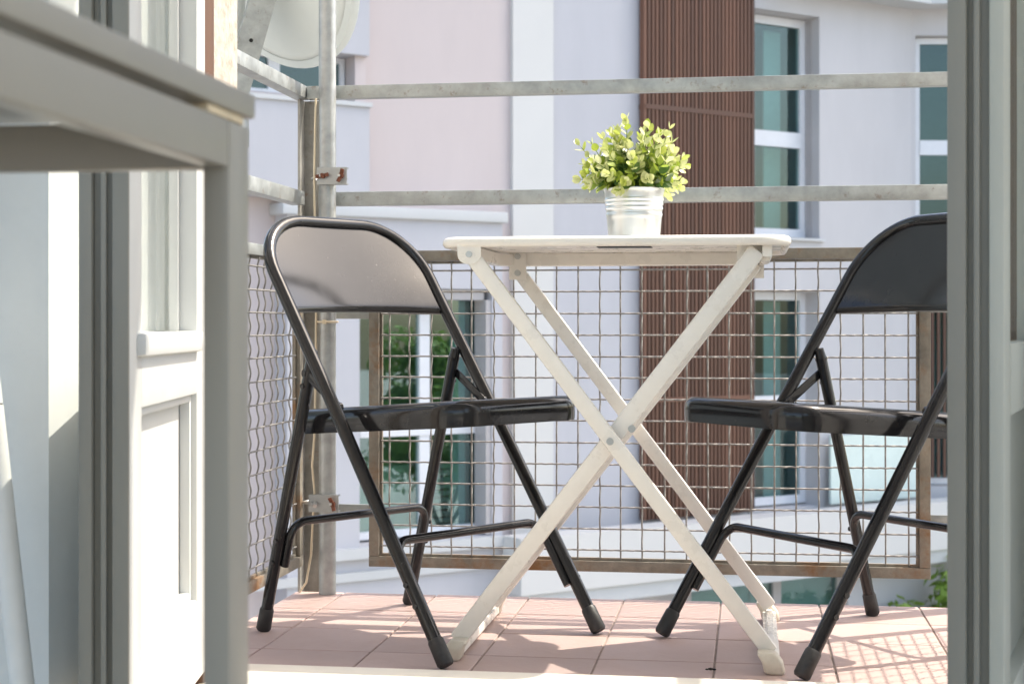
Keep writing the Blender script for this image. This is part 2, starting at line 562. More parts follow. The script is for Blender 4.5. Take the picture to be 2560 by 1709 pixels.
# ---------------------------------------------------------------- door leaves
def door_leaf(name, label, hinge, free, side, out_mat, edge_mat, z0=0.045, z1=2.38, lip_mat=None):
    """side=+1: thickness grows to the left of hinge->free"""
    h, f = Vector((*hinge, 0)), Vector((*free, 0))
    w = (f - h).length
    ang = math.atan2(f.y - h.y, f.x - h.x)
    t = thing(name, label, 'door', (h.x, h.y, 0), ang)
    T = 0.060 * side

    def bx(nm, x0, x1, y0, y1, za, zb, m, bev=0.003, par=t):
        lo = (x0, min(y0 * T, y1 * T), za)
        hi = (x1, max(y0 * T, y1 * T), zb)
        return mbox(nm, lo, hi, m, par, bev)
    st = 0.075
    bx('hinge_stile', 0.002, st, 0, 1, z0, z1, out_mat)
    # free stile with its stepped closing edge
    fs = bx('free_stile', w - st, w - 0.012, 0.34, 0.72, z0, z1, edge_mat, 0.002)
    bx('outer_stile_face', w - st, w - 0.006, 0, 0.338, z0, z1, out_mat, 0.004, fs)
    bx('closing_edge', w - 0.0058, w, 0.01, 0.33, z0, z1, edge_mat, 0.002, fs)
    bx('rebate_lip', w - st + 0.004, w - 0.001, 0.722, 0.99, z0, z1, lip_mat or edge_mat, 0.004, fs)
    bx('edge_bead', w - 0.0115, w - 0.003, 0.45, 0.57, z0, z1, edge_mat, 0.003, fs)
    bx('bottom_rail', st, w - st, 0.001, 0.999, z0, 0.165, out_mat)
    bx('middle_rail', st, w - st, 0.001, 0.999, 0.465, 0.545, out_mat)
    bx('top_rail', st, w - st, 0.001, 0.999, z1 - 0.1, z1, out_mat)
    bx('glazing_sill', st - 0.005, w - st + (0.03 if lip_mat is None else 0.0), -0.20 if lip_mat is None else 0.06, 0.5, 0.527, 0.556, out_mat, 0.008)
    bx('panel', st, w - st, 0.40, 0.72, 0.165, 0.465, out_mat, 0.0)
    for (x0, x1, za, zb) in ((st, st + 0.012, 0.165, 0.465), (w - st - 0.012, w - st, 0.165, 0.465), (st + 0.012, w - st - 0.012, 0.165, 0.177), (st + 0.012, w - st - 0.012, 0.453, 0.465)):
        bx('panel_bead', x0, x1, 0.14, 0.40, za, zb, out_mat, 0.003)
    for (x0, x1, za, zb) in ((st, st + 0.012, 0.556, z1 - 0.1), (w - st - 0.012, w - st, 0.556, z1 - 0.1)):
        bx('glazing_bead', x0, x1, 0.42, 0.66, za, zb, out_mat, 0.003)
    bx('glass_pane', st + 0.001, w - st - 0.001, 0.70, 0.76, 0.545, z1 - 0.1, 'doorglass', 0.0)
    for z in (0.30, 1.2, 2.1):
        bm = bmesh.new()
        cyl(bm, (-0.004, 0.5 * T, z), (-0.004, 0.5 * T, z + 0.07), 0.007, 10)
        finish('hinge', bm, out_mat, t, True, 40)
    return t


door_leaf('door_leaf', 'white glazed door leaf with sunlit lower panel, swung inward beside the grey table', (-0.809, 2.300), (-0.711, 1.760), -1, 'door', 'door_edge')
door_leaf('door_leaf', 'grey green door leaf standing half open in front of a black folding chair', (0.342, 2.285), (0.209, 1.752), 1, 'door_pale', 'door_edge', lip_mat='door_pale')

# ---------------------------------------------------------------- grey lacquered side table indoors
ct = thing('side_table', 'grey green lacquered side table standing indoors by the white door leaf', 'table', (-0.65, 0.5, 0))
o0 = ct.location


def ctb(nm, lo, hi, m, bev=0.002, par=ct):
    return mbox(nm, Vector(lo) - o0, Vector(hi) - o0, m, par, bev)


ctb('tabletop', (-0.98, -0.22, 0.7105), (-0.3460, 1.0900, 0.7275), 'desk', 0.0025)
ctb('side_apron', (-0.3680, -0.17, 0.672), (-0.3486, 1.0390, 0.7045), 'desk', 0.003)
ctb('side_apron', (-0.96, -0.17, 0.672), (-0.94, 1.0390, 0.7045), 'desk', 0.003)
ctb('end_apron', (-0.939, 1.046, 0.672), (-0.3695, 1.064, 0.7045), 'desk', 0.003)
ctb('end_apron', (-0.939, -0.20, 0.672), (-0.3695, -0.18, 0.7045), 'desk', 0.003)
for (x0, x1) in ((-0.3678, -0.3488), (-0.96, -0.94)):
    for (y0, y1) in ((1.0400, 1.0840), (-0.214, -0.171)):
        ctb('leg', (x0, y0, 0.0), (x1, y1, 0.7040), 'desk', 0.0025)
ctb('wooden_shim', (-0.3670, 1.000, 0.7047), (-0.3500, 1.075, 0.7103), 'rawwood', 0.001)

# white pole leaning in the corner by the door
lp = thing('leaning_pole', 'white painted round pole leaning by the door inside the room', 'pole', (-0.846, 1.80, 0))
a, b = Vector((0, 0, 0.002)), Vector((-0.19, 0.083, 1.25))
pd = (b - a).normalized()
mtube('lower_rod', [a, a + pd * 0.47], 0.0145, 'polewhite', lp, 16)
mtube('joint_ring', [a + pd * 0.468, a + pd * 0.474], 0.0135, 'hole', lp, 16)
mtube('upper_rod', [a + pd * 0.472, b], 0.0140, 'polewhite', lp, 16)

# ================================================================ BALCONY METALWORK
rail = thing('balcony_railing', 'galvanised steel railing with two horizontal bars and corner posts around the balcony', 'railing', (-0.93, 3.3, 0))
o1 = rail.location.copy()


def rb(nm, lo, hi, m='galv', bev=0.0025):
    return mbox(nm, Vector(lo) - o1, Vector(hi) - o1, m, rail, bev)


def angle_post(u0, u1, v0, v1, z0, z1, fu, fv):
    bm = bmesh.new()
    t_ = 0.005
    if fu > 0:
        box(bm, (u0, v0, z0), (u0 + t_, v1, z1))
    else:
        box(bm, (u1 - t_, v0, z0), (u1, v1, z1))
    box(bm, (u0 + (t_ if fu > 0 else 0), v1 - t_ - 0.0004, z0 + 0.0004), (u1 - (0 if fu > 0 else t_), v1 - 0.0004, z1 - 0.0004))
    bmesh.ops.translate(bm, verts=bm.verts[:], vec=-o1)
    return finish('post', bm, 'post', rail)


angle_post(-0.948, -0.906, 3.276, 3.318, -0.17, 1.0445, 1, 1)
angle_post(0.456, 0.498, 3.276, 3.318, -0.17, 1.0445, -1, 1)
for (z0, z1, nm) in ((1.045, 1.0725, 'top_rail'), (0.8175, 0.8470, 'middle_rail')):
    e = 0.001
    if z0 < 1:
        rb(nm, (-0.9055, 3.283, z0), (0.4555, 3.311, z1))
    else:
        rb(nm, (-0.931, 3.283, z0), (0.483, 3.311, z1))
    v1 = 3.3115 if z0 > 1 else 3.2755
    rb(nm, (-0.962, 2.507, z0 + e), (-0.932, v1, z1 + e))
    rb(nm, (0.4845, 2.507, z0 + e), (0.512, v1, z1 + e))

# one crimped wire mesh panel
CELL = 0.0446


def wire_mesh(length, amp, per, r=0.0018):
    bm = bmesh.new()
    n = int(length / per * 8) + 1
    pts = [(0, amp * math.sin(2 * math.pi * (k / 8)), length * k / (n - 1)) for k in range(n)]
    tube(bm, pts, r, 6)
    bmesh.ops.recalc_face_normals(bm, faces=bm.faces[:])
    me = bpy.data.meshes.new('wire')
    bm.to_mesh(me)
    bm.free()
    me.polygons.foreach_set('use_smooth', [True] * len(me.polygons))
    me.materials.append(MT['wire'])
    return me


def mesh_panel(name, label, origin, rz, length, z0=0.055, z1=0.7215, frame='rusty', topm='rusty', amp=0.0032, brackets=()):
    """panel in local x (length) / z, y = outward"""
    p = thing(name, label, 'mesh panel', origin, rz, None)
    F = 0.022
    ins = 0.006
    hgt = z1 - z0
    mbox('bottom_bar', (0, -0.012, z0), (length, 0.006, z0 + F), frame, p, 0.0015)
    mbox('top_bar', (0, -0.012, z1 - F), (length, 0.006, z1), topm, p, 0.0015)
    mbox('side_bar', (0.0003, -0.0117, z0 + F + 0.0003), (F, 0.0057, z1 - F - 0.0003), frame, p, 0.0015)
    mbox('side_bar', (length - F, -0.0117, z0 + F + 0.0003), (length - 0.0003, 0.0057, z1 - F - 0.0003), frame, p, 0.0015)
    # inner lips of the angle frame, set back
    mbox('bottom_lip', (F, -0.0035, z0 + F + 0.0005), (length - F, 0.004, z0 + F + ins), frame, p)
    mbox('top_lip', (F, -0.0035, z1 - F - ins), (length - F, 0.004, z1 - F - 0.0005), frame, p)
    mbox('side_lip', (F + 0.0005, -0.0030, z0 + F + ins), (F + ins, 0.0035, z1 - F - ins), frame, p)
    mbox('side_lip', (length - F - ins, -0.0030, z0 + F + ins), (length - F - 0.0005, 0.0035, z1 - F - ins), frame, p)
    iw, ih = length - 2 * F - 0.004, hgt - 2 * F - 0.004
    nv = int(iw / CELL)
    nh = int(ih / CELL)
    mv = wire_mesh(ih, amp, CELL)
    mh = wire_mesh(iw, amp * 0.45, CELL / 2)
    x_off = (iw - (nv - 0) * CELL) / 2 + F + 0.002
    z_off = (ih - nh * CELL) / 2 + z0 + F + 0.002
    rnd = random.Random(hash(name + label) % 1000 if False else 5)
    for k in range(nv + 1):
        x = x_off + CELL * k + rnd.uniform(-0.0012, 0.0012)
        if x < F + 0.012 or x > length - F - 0.012:
            continue
        o = bpy.data.objects.new('wire', mv)
        C.objects.link(o)
        o.parent = p
        o.location = (x, -0.004, z0 + F + 0.002)
        o.rotation_euler = (rnd.uniform(-0.003, 0.003), rnd.uniform(-0.003, 0.003), rnd.uniform(-0.15, 0.15))
    for k in range(nh + 1):
        z = z_off + CELL * k + rnd.uniform(-0.0008, 0.0008)
        if z < z0 + F + 0.012 or z > z1 - F - 0.012:
            continue
        o = bpy.data.objects.new('wire', mh)
        C.objects.link(o)
        o.parent = p
        o.location = (F + 0.002, -0.004, z)
        o.matrix_local = Matrix.Translation(o.location) @ Matrix.Rotation(R(90), 4, 'Y') @ Matrix.Rotation(math.pi * (k % 2) + rnd.uniform(-0.2, 0.2), 4, 'Z')
    for (lo, hi) in brackets:
        mbox('fixing_strap', lo, hi, 'galv', p, 0.001)
    return p


mesh_panel('mesh_panel', 'wide rusty framed wire mesh panel behind the cream folding table', (-0.795, 3.293, 0), 0, 1.156,
           brackets=(((-0.112, 0.0062, 0.160), (0.004, 0.0112, 0.184)), ((1.152, 0.0062, 0.156), (1.262, 0.0112, 0.182)), ((-0.112, 0.0062, 0.578), (0.004, 0.0112, 0.612)), ((1.152, 0.0062, 0.590), (1.262, 0.0112, 0.614))))
mesh_panel('mesh_panel', 'narrow wire mesh panel running back from the steel pole to the plaster wall', (-0.948, 2.600, 0), R(90), 0.675, frame='rusty', topm='galv', amp=0.0022,
           brackets=(((0.672, 0.0062, 0.60), (0.72, 0.0112, 0.63)),))
mesh_panel('mesh_panel', 'side mesh panel closing the balcony beyond the grey green door leaf', (0.505, 3.150, 0), R(-90), 0.60)

# steel pole in the corner
pole = mtube('steel_pole', [(-0.878, 3.257, 0.0), (-0.878, 3.257, 0.7), (-0.878, 3.257, 2.6)], 0.0182, 'pole', None, 24)
tag(pole, 'tall round galvanised pole standing in the tiled balcony corner', 'pole')


def clamp(label, u, v, z, flip):
    t = thing('pipe_clamp', label, 'clamp', (u, v, z))
    bm = bmesh.new()
    h = 0.018
    box(bm, (-0.032, -0.004, -h + 0.003), (0.032, 0.0, h - 0.003))
    box(bm, (-0.032, -0.004, h - 0.003), (0.032, 0.014, h))
    box(bm, (-0.032, -0.004, -h), (0.032, 0.014, -h + 0.003))
    finish('plate', bm, 'pole', t)
    # the U bolt round the pole and post
    mtube('u_bolt', fillet([(-0.022, -0.014, 0), (-0.052, 0.03, -0.002), (-0.052, 0.06, -0.002), (0.018, 0.06, 0), (0.018, -0.016, 0)], 0.012, 4), 0.003, 'bolt', t, 8)
    for x, a in ((-0.018, 10 if not flip else -40), (0.021, 70 if not flip else 110)):
        bm = bmesh.new()
        cyl(bm, (x, -0.004, 0), (x, -0.014, 0), 0.0055, 10)
        ca, sa = math.cos(R(a)), math.sin(R(a))
        for s in (-1, 1):
            p0 = Vector((x + s * 0.003 * ca, -0.010, s * 0.003 * sa))
            p1 = Vector((x + s * 0.014 * ca, -0.016, s * 0.014 * sa))
            bar(bm, p0, p1, 0.0035, 0.008, (sa, 0, -ca), 0.001)
        if not (flip and x < 0):
            finish('wing_nut', bm, 'rust', t, True, 40)
        else:
            bm.free()
            bm = bmesh.new()
            cyl(bm, (x, -0.002, 0.002), (x + 0.004, -0.020, -0.004), 0.0042, 10)
            finish('bolt_end', bm, 'bolt', t, True, 40)
    return t


clamp('galvanised clamp with two rusty wing nuts high on the steel pole', -0.862, 3.236, 0.876, False)
clamp('galvanised clamp with one rusty wing nut low on the steel pole', -0.880, 3.236, 0.192, True)

cb = mtube('cable', [Vector(p) for p in [(-0.906, 3.268, 1.043), (-0.9035, 3.254, 1.0), (-0.9035, 3.247, 0.90), (-0.901, 3.238, 0.83), (-0.8995, 3.242, 0.74), (-0.8985, 3.243, 0.6), (-0.9, 3.244, 0.45), (-0.9025, 3.243, 0.33), (-0.906, 3.238, 0.27), (-0.9015, 3.241, 0.215), (-0.908, 3.250, 0.15), (-0.915, 3.262, 0.08), (-0.928, 3.27, 0.02), (-0.955, 3.268, -0.02), (-0.957, 3.25, -0.10)]], 0.0024, 'beige', None, 8)
tag(cb, 'thin beige cable running down beside the steel pole', 'cable')
bm = bmesh.new()
tube(bm, [(-0.878 + 0.0215 * math.cos(a), 3.257 + 0.0215 * math.sin(a), 0.5715) for a in [2 * math.pi * k / 20 for k in range(20)]], 0.0022, 6, closed=True)
box(bm, (-0.882, 3.231, 0.567), (-0.875, 3.237, 0.576))
tag(finish('cable_tie', bm, 'beige', None, True, 40), 'beige plastic cable tie strapped around the steel pole', 'cable tie')

# satellite dish seen from behind
sd = thing('satellite_dish', 'white satellite dish on a steel bracket behind the corner pole', 'satellite dish', (-1.07, 3.50, 1.03))
bm = bmesh.new()
prof = [(0.0, -0.052), (0.05, -0.0506), (0.10, -0.0463), (0.15, -0.039), (0.2, -0.029), (0.25, -0.0155), (0.272, -0.009)]
prof_r = [(r if r > 0 else 0.001, z) for r, z in prof]
rings = lathe(bm, prof_r, 64)
dq = Vector((0.56, 0.70, 0.45)).normalized().to_track_quat('Z', 'Y').to_matrix().to_4x4()
dc = Matrix.Translation((-0.030, 0.06, 0.405)) @ dq
bmesh.ops.transform(bm, matrix=dc, verts=bm.verts[:])
dobj = finish('reflector', bm, 'dish', sd, True)
so = dobj.modifiers.new('thick', 'SOLIDIFY')
so.thickness = 0.002
bm = bmesh.new()
lathe(bm, [(0.268, -0.013), (0.286, -0.013), (0.290, -0.004), (0.290, 0.010), (0.286, 0.012), (0.284, -0.002), (0.268, -0.006)], 64, cap_bottom=False)
bmesh.ops.transform(bm, matrix=dc, verts=bm.verts[:])
finish('rim', bm, 'dish', sd, True, 40)
bm = bmesh.new()
p0, p1 = Vector((-0.098, -0.05, -0.03)), Vector((0.045, -0.03, 0.47))
bar(bm, p0, p1, 0.058, 0.004, (0.5, -1, 0), 0)
ax = (p1 - p0).normalized()
side = Vector((0.5, -1, 0)).cross(ax).normalized()
up_ = ax.cross(side).normalized()
for s in (-1, 1):
    bar(bm, p0 + side * s * 0.027 + up_ * -0.016, p1 + side * s * 0.027 + up_ * -0.016, 0.004, 0.030, up_, 0)
arm = finish('mounting_arm', bm, 'galv', sd)
bm = bmesh.new()
pc = p0 + (p1 - p0) * 0.41 + up_ * 0.0022
cyl(bm, pc, pc + up_ * 0.0012, 0.0045, 14)
finish('bolt_hole', bm, 'hole', arm)
mtube('mast', [(-0.13, 0.02, -0.05), (-0.09, 0.03, 0.5)], 0.03, 'dish', sd, 20)
mbox('rail_bracket', (-0.14, -0.045, -0.06), (-0.06, 0.01, 0.005), 'galv', sd, 0.002)

jb = thing('junction_box', 'small weathered cable connector hanging below the side rail by the plaster wall', 'connector', (-1.005, 2.985, 0.985))
mbox('housing', (-0.012, -0.012, -0.012), (0.012, 0.012, 0.012), 'pole', jb, 0.003)
mtube('cable_loop', fillet([(0.004, -0.004, 0.010), (0.0, -0.006, 0.03), (-0.008, -0.004, 0.045), (-0.02, 0.0, 0.05)], 0.02, 5), 0.0024, 'beige', jb, 8)
mbox('mount_clip', (-0.024, 0.0, 0.008), (0.012, 0.016, 0.05), 'post', jb, 0.002)

# ================================================================ FOLDING CHAIRS
def folding_chair(label, loc, rz):
    c = thing('folding_chair', label, 'chair', loc, rz, 'folding chairs at the balcony table')
    YW = 0.200
    r = 0.0118
    # continuous front leg and back tube
    pth = [(0.0, YW, 0.02), (-0.262, YW, 0.415), (-0.497, YW, 0.762), (-0.497, -YW, 0.762), (-0.262, -YW, 0.415), (0, -YW, 0.02)]
    fp = fillet(pth, [0, 0.5, 0.125, 0.125, 0.5, 0], 12)
    mtube('back_frame', fp, r, 'black', c, 16)
    # pressed backrest panel
    bm = bmesh.new()
    rows, cols = 14, 20
    za, zb = 0.590, 0.758
    grid = []
    cr = 0.118
    for i in range(rows + 1):
        z = za + (zb - za) * i / rows
        x0 = -0.262 - (z - 0.415) * (0.235 / 0.347)
        dz = (z - (0.762 - cr * 0.83)) / (cr * 0.83)
        hw_ = YW - 0.004 if dz <= 0 else YW - 0.004 - cr * (1 - math.sqrt(max(0, 1 - min(1, dz) ** 2)))
        row = []
        for j in range(cols + 1):
            q = -1 + 2 * j / cols
            y = q * hw_
            bow = 0.044 * (1 - q * q) * (1 - 0.96 * (i / rows))
            zz = z + (0.010 * (1 - q * q) if i == 0 else 0.010 * (1 - q * q) * (1 - i / rows))
            nx, nz = -0.828, -0.560   # backward off the tube plane
            row.append(bm.verts.new((x0 + nx * bow, y, zz + nz * bow * 0.3)))
        grid.append(row)
    # rolled lower lip
    lip = [bm.verts.new(v.co + Vector((-0.010, 0, -0.004))) for v in grid[0]]
    lip2 = [bm.verts.new(v.co + Vector((-0.014, 0, 0.006))) for v in grid[0]]
    for A, B in zip([lip2, lip] + grid[:-1], [lip] + grid):
        for j in range(cols):
            bm.faces.new((A[j], A[j + 1], B[j + 1], B[j]))
    o = finish('backrest', bm, 'black', c, True)
    sm = o.modifiers.new('sub', 'SUBSURF')
    sm.levels = sm.render_levels = 1
    so_ = o.modifiers.new('thick', 'SOLIDIFY')
    so_.thickness = 0.0022
    # seat pan: skirt, rolled edge, shallow dish; slopes down to the rear
    bm = bmesh.new()
    tilt = lambda x, z: z + (x + 0.21) * 0.072
    def ring(inset, z):
        o_ = rrect(-0.412 + inset, 0.006 - inset, -0.170 + inset, 0.170 - inset, [max(0.005, 0.062 - inset), max(0.005, 0.03 - inset), max(0.005, 0.03 - inset), max(0.005, 0.062 - inset)], 7)
        return [(x, y * (1 + 0.16 * (x + 0.19)), tilt(x, z)) for x, y in o_]
    loft(bm, [ring(0.006, 0.381), ring(0.001, 0.379), ring(0.0, 0.384), ring(0.0, 0.402), ring(0.001, 0.411), ring(0.005, 0.418), ring(0.011, 0.4225), ring(0.02, 0.424), ring(0.034, 0.4225), ring(0.048, 0.416), ring(0.075, 0.414), ring(0.12, 0.414)], cap0=False)
    o = finish('seat', bm, 'black', c, True, 50)
    so_ = o.modifiers.new('thick', 'SOLIDIFY')
    so_.thickness = 0.002
    # rear legs
    for s in (-1, 1):
        fp0, fp1 = Vector((-0.470, 0.188 * s, 0.02)), Vector((-0.344, 0.184 * s, 0.50))
        d = (fp1 - fp0).normalized()
        leg = mtube('rear_leg', [fp0, fp1, fp1 + d * 0.004, fp1 + d * 0.020], [0.0112, 0.0112, 0.0104, 0.0085], 'black', c, 14)
        mtube('collar', [fp1 - d * 0.002, fp1 + d * 0.002], 0.0118, 'black', leg, 14)
        bm = bmesh.new()
        q = fp0 + d * 0.45
        cyl(bm, q + Vector((0, 0.009 * s, -0.0)), q + Vector((0, 0.0135 * s, 0)), 0.005, 10)
        finish('rivet', bm, 'black', leg, True, 40)
        # foot caps
        foot0 = fp0 - d * 0.0195
        mtube('foot_cap', [foot0, foot0 + d * 0.004, foot0 + d * 0.040, foot0 + d * 0.044], [0.0112, 0.0138, 0.0132, 0.0118], 'rubber', leg, 16)
        fd = Vector((-0.262, 0, 0.395)).normalized()
        f0 = Vector((0.0, YW * s, 0.02)) - fd * 0.017
        mtube('foot_cap', [f0, f0 + fd * 0.004, f0 + fd * 0.044, f0 + fd * 0.048], [0.0118, 0.0144, 0.0138, 0.0124], 'rubber', c, 16)
        # folding link
        bm = bmesh.new()
        a_, b_ = Vector((-0.352, 0.190 * s, 0.478)), Vector((-0.268, 0.187 * s, 0.420))
        bar(bm, a_, b_, 0.004, 0.016, (0.5, 0, 0.85), 0.0012)
        for q in (a_, b_):
            cyl(bm, q - Vector((0, 0.004, 0)), q + Vector((0, 0.004, 0)), 0.0085, 14)
            cyl(bm, q - Vector((0, 0.0065, 0)), q + Vector((0, 0.0065, 0)), 0.004, 10)
        finish('folding_link', bm, 'black', c, True, 40)
    # bent stretchers between the legs
    def along(t, rear, s, off=0.0):
        if rear:
            p0_, p1_ = Vector((-0.470, 0.188 * s, 0.0)), Vector((-0.344, 0.184 * s, 0.50))
        else:
            p0_, p1_ = Vector((0.0133, YW * s, 0.0)), Vector((-0.262, YW * s, 0.415))
        return p0_.lerp(p1_, t)
    for rear, tl, th in ((True, 0.24, 0.405), (False, 0.215, 0.485)):
        offx = Vector((0.010, 0, 0.002)) if rear else Vector((-0.0085, 0, -0.0055))
        A0, A1 = along(tl, rear, 1) + offx, along(th, rear, 1) + offx
        B0, B1 = along(tl, rear, -1) + offx, along(th, rear, -1) + offx
        inn = Vector((0, -0.0125, 0))
        pts = [A0 + inn, A1 + inn, B1 - inn, B0 - inn]
        st_ = mtube('stretcher', fillet(pts, [0, 0.032, 0.032, 0], 8), 0.0078, 'black', c, 12)
        for s_ in (1, -1):
            for t_ in (tl + 0.02, tl + 0.10):
                q = along(t_, rear, s_)
                bm = bmesh.new()
                cyl(bm, q + Vector((0, 0.010 * s_, 0)), q + Vector((0, 0.0140 * s_, 0)), 0.005, 10)
                finish('rivet', bm, 'black', st_, True, 40)
    return c


folding_chair('black metal folding chair by the corner pole, facing the cream table', (-0.389, 2.740, 0), R(-33.4))
folding_chair('black metal folding chair half hidden behind the grey green door leaf', (-0.030, 2.735, 0), R(216.6))

# ================================================================ FOLDING TABLE
tb = thing('folding_table', 'cream metal folding table with crossed legs between the two chairs', 'table', (-0.225, 2.86, 0))
o2 = tb.location.copy()


def tl(*p):
    return Vector(p) - o2


U0, U1, V0, V1 = -0.521, 0.070, 2.640, 3.080
bm = bmesh.new()


def tring(inset, z):
    return [(x - o2.x, y - o2.y, z) for x, y in rrect(U0 + inset, U1 - inset, V0 + inset, V1 - inset, max(0.01, 0.055 - inset), 8)]


loft(bm, [tring(0.05, 0.7035), tring(0.013, 0.7035), tring(0.012, 0.6985), tring(0.009, 0.6962), tring(0.004, 0.6966), tring(0.0008, 0.700), tring(0, 0.7045), tring(0.0008, 0.709), tring(0.004, 0.7125), tring(0.009, 0.7138), tring(0.05, 0.7138)])
finish('tabletop', bm, 'cream', tb, True, 50)

# rectangular tube loop under the top
bm = bmesh.new()
lp_ = fillet([tl(-0.478, 2.668, 0.6905), tl(-0.478, 3.052, 0.6905), tl(0.030, 3.052, 0.6905), tl(0.030, 2.668, 0.6905)], [0, 0.06, 0.06, 0], 8)
rg = []
for i, p in enumerate(lp_):
    if i == 0:
        t_ = lp_[1] - p
    elif i == len(lp_) - 1:
        t_ = p - lp_[i - 1]
    else:
        t_ = lp_[i + 1] - lp_[i - 1]
    t_ = t_.normalized()
    n_ = Vector((-t_.y, t_.x, 0))
    sec = [(-0.008, -0.0105), (-0.0045, -0.0125), (0.0045, -0.0125), (0.008, -0.0105), (0.008, -0.002), (0.0070, 0.0), (0.008, 0.002), (0.008, 0.0105), (-0.008, 0.0105)]
    rg.append([p + n_ * a_ + Vector((0, 0, b_)) for a_, b_ in sec])
loft(bm, rg)
finish('underframe', bm, 'cream', tb, True, 35)

legs = (
    ((-0.467, 2.656, 0.686), (0.036, 2.656, 0.026), 0.0165, 0.027),
    ((0.014, 2.684, 0.690), (-0.494, 2.684, 0.026), 0.026, 0.030),
    ((-0.441, 3.052, 0.668), (0.040, 3.052, 0.032), 0.0165, 0.026),
    ((0.012, 3.014, 0.680), (-0.486, 3.014, 0.032), 0.024, 0.028),
)
for (a_, b_, w_, h_) in legs:
    bm = bmesh.new()
    bar(bm, tl(*a_), tl(*b_), w_, h_, (0, 1, 0), 0)
    # 'up' of the bar is world y: rebuild with the wide face towards the side
    bm.free()
    bm = bmesh.new()
    d = (tl(*b_) - tl(*a_)).normalized()
    upv = Vector((0, 1, 0)).cross(d)
    bar(bm, tl(*a_), tl(*b_), w_, h_, upv, 0.0055)
    finish('leg', bm, 'cream', tb, True, 50)
# pivot bolts
for (u, v, z) in ((-0.229, 2.6475, 0.371), (-0.1945, 2.6705, 0.391)):
    bm = bmesh.new()
    cyl(bm, tl(u, v + 0.004, z), tl(u, v - 0.002, z), 0.0062, 14)
    cyl(bm, tl(u, v - 0.0015, z), tl(u, v - 0.0035, z), 0.0032, 10)
    finish('pivot_bolt', bm, 'bolt', tb, True, 40)
# brackets
bm = bmesh.new()
pr = [(-0.020, 0.022), (0.020, 0.022), (0.020, 0.0)] + [(0.020 * math.cos(R(a)), 0.020 * math.sin(R(a)) - 0.0) for a in range(-20, -180, -20)] + [(-0.020, 0)]
c0 = tl(-0.467, 2.6445, 0.683)
loft(bm, [[(c0.x + x, c0.y, c0.z + z * 0.8) for x, z in pr], [(c0.x + x, c0.y + 0.004, c0.z + z * 0.8) for x, z in pr]])
br = finish('bracket', bm, 'cream', tb)
bm = bmesh.new()
cyl(bm, c0 + Vector((0, 0, 0.001)), c0 + Vector((0, -0.003, 0.001)), 0.0055, 14)
finish('bolt', bm, 'bolt', br, True, 40)
bm = bmesh.new()
box(bm, tl(-0.4575, 3.034, 0.652), tl(-0.4245, 3.0385, 0.7032))
br = finish('bracket', bm, 'cream', tb)
for z in (0.665, 0.697):
    bm = bmesh.new()
    cyl(bm, tl(-0.441, 3.034, z), tl(-0.441, 3.031, z), 0.006, 14)
    cyl(bm, tl(-0.441, 3.0315, z), tl(-0.441, 3.029, z), 0.003, 10)
    finish('bolt', bm, 'bolt', br, True, 40)
for (u0_, u1_, v_) in ((-0.020, 0.035, 2.700), (-0.012, 0.028, 3.030)):
    bm = bmesh.new()
    box(bm, tl(u0_, v_, 0.653 if v_ > 2.9 else 0.672), tl(u1_, v_ + 0.004, 0.7032))
    finish('bracket', bm, 'cream', tb)
# floor bars with plastic ends
for u_, (va, vb) in ((-0.494, (2.650, 3.075)), (0.038, (2.624, 3.088))):
    bm = bmesh.new()
    box(bm, tl(u_ - 0.0125, va, 0.004), tl(u_ + 0.0125, vb, 0.020), 0.003)
    box(bm, tl(u_ - 0.006, va, 0.0195), tl(u_ + 0.006, vb, 0.0245), 0.002)
    fb = finish('floor_bar', bm, 'cream', tb, True, 40)
    lean = -1 if u_ < -0.2 else 1
    for v_ in (va, vb):
        w2 = 0.021 if v_ == va else 0.016
        bm = bmesh.new()
        rr_ = rrect(-0.017, 0.017, -w2, w2, 0.008, 4)
        loft(bm, [[(u_ - o2.x + x * s_ + lean * sh, v_ - o2.y + y * s_, z) for x, y in rr_] for (s_, z, sh) in ((0.86, 0.0005, 0.004), (1.0, 0.004, 0.003), (1.0, 0.018, 0.0), (0.96, 0.030, -0.008), (0.8, 0.034, -0.010))])
        finish('end_cap', bm, 'capplastic', fb, True, 45)
mbox('label', tl(-0.266, 2.80, 0.7018), tl(-0.17, 2.845, 0.7030), 'sticker', tb)

# ================================================================ POTTED PLANT
PC = Vector((-0.203, 2.845, 0.7140))
pp = thing('potted_plant', 'bushy yellow green plant in a ribbed zinc bucket on the cream table', 'potted plant', PC)
bm = bmesh.new()
rb0, rt0, ph = 0.0455, 0.0535, 0.0935


def rz_(z):
    return rb0 + (rt0 - rb0) * z / ph


prof = [(rb0 - 0.003, 0.0), (rb0, 0.002)]
z = 0.006
while z < ph - 0.004:
    bulge = 0.0
    for zc in (0.0475, 0.0585, 0.0665, 0.0735):
        bulge += 0.0013 * math.exp(-((z - zc) / 0.0019) ** 2)
    prof.append((rz_(z) + bulge, z))
    z += 0.0010 if 0.043 < z < 0.078 else 0.006
prof += [(rz_(ph - 0.003) + 0.0006, ph - 0.003), (rt0 + 0.0014, ph - 0.0012), (rt0 + 0.0012, ph), (rt0 - 0.001, ph), (rt0 - 0.0018, ph - 0.004), (rt0 - 0.004, ph - 0.02), (0.001, ph - 0.021)]
lathe(bm, prof, 56)
pot = finish('pot', bm, 'zincpot', pp, True, 60)
mbx = bmesh.new()
lathe(mbx, [(0.048, ph - 0.020), (0.047, ph - 0.006), (0.03, ph - 0.002), (0.001, ph + 0.001)], 24)
finish('soil', mbx, 'soil', pot, True)


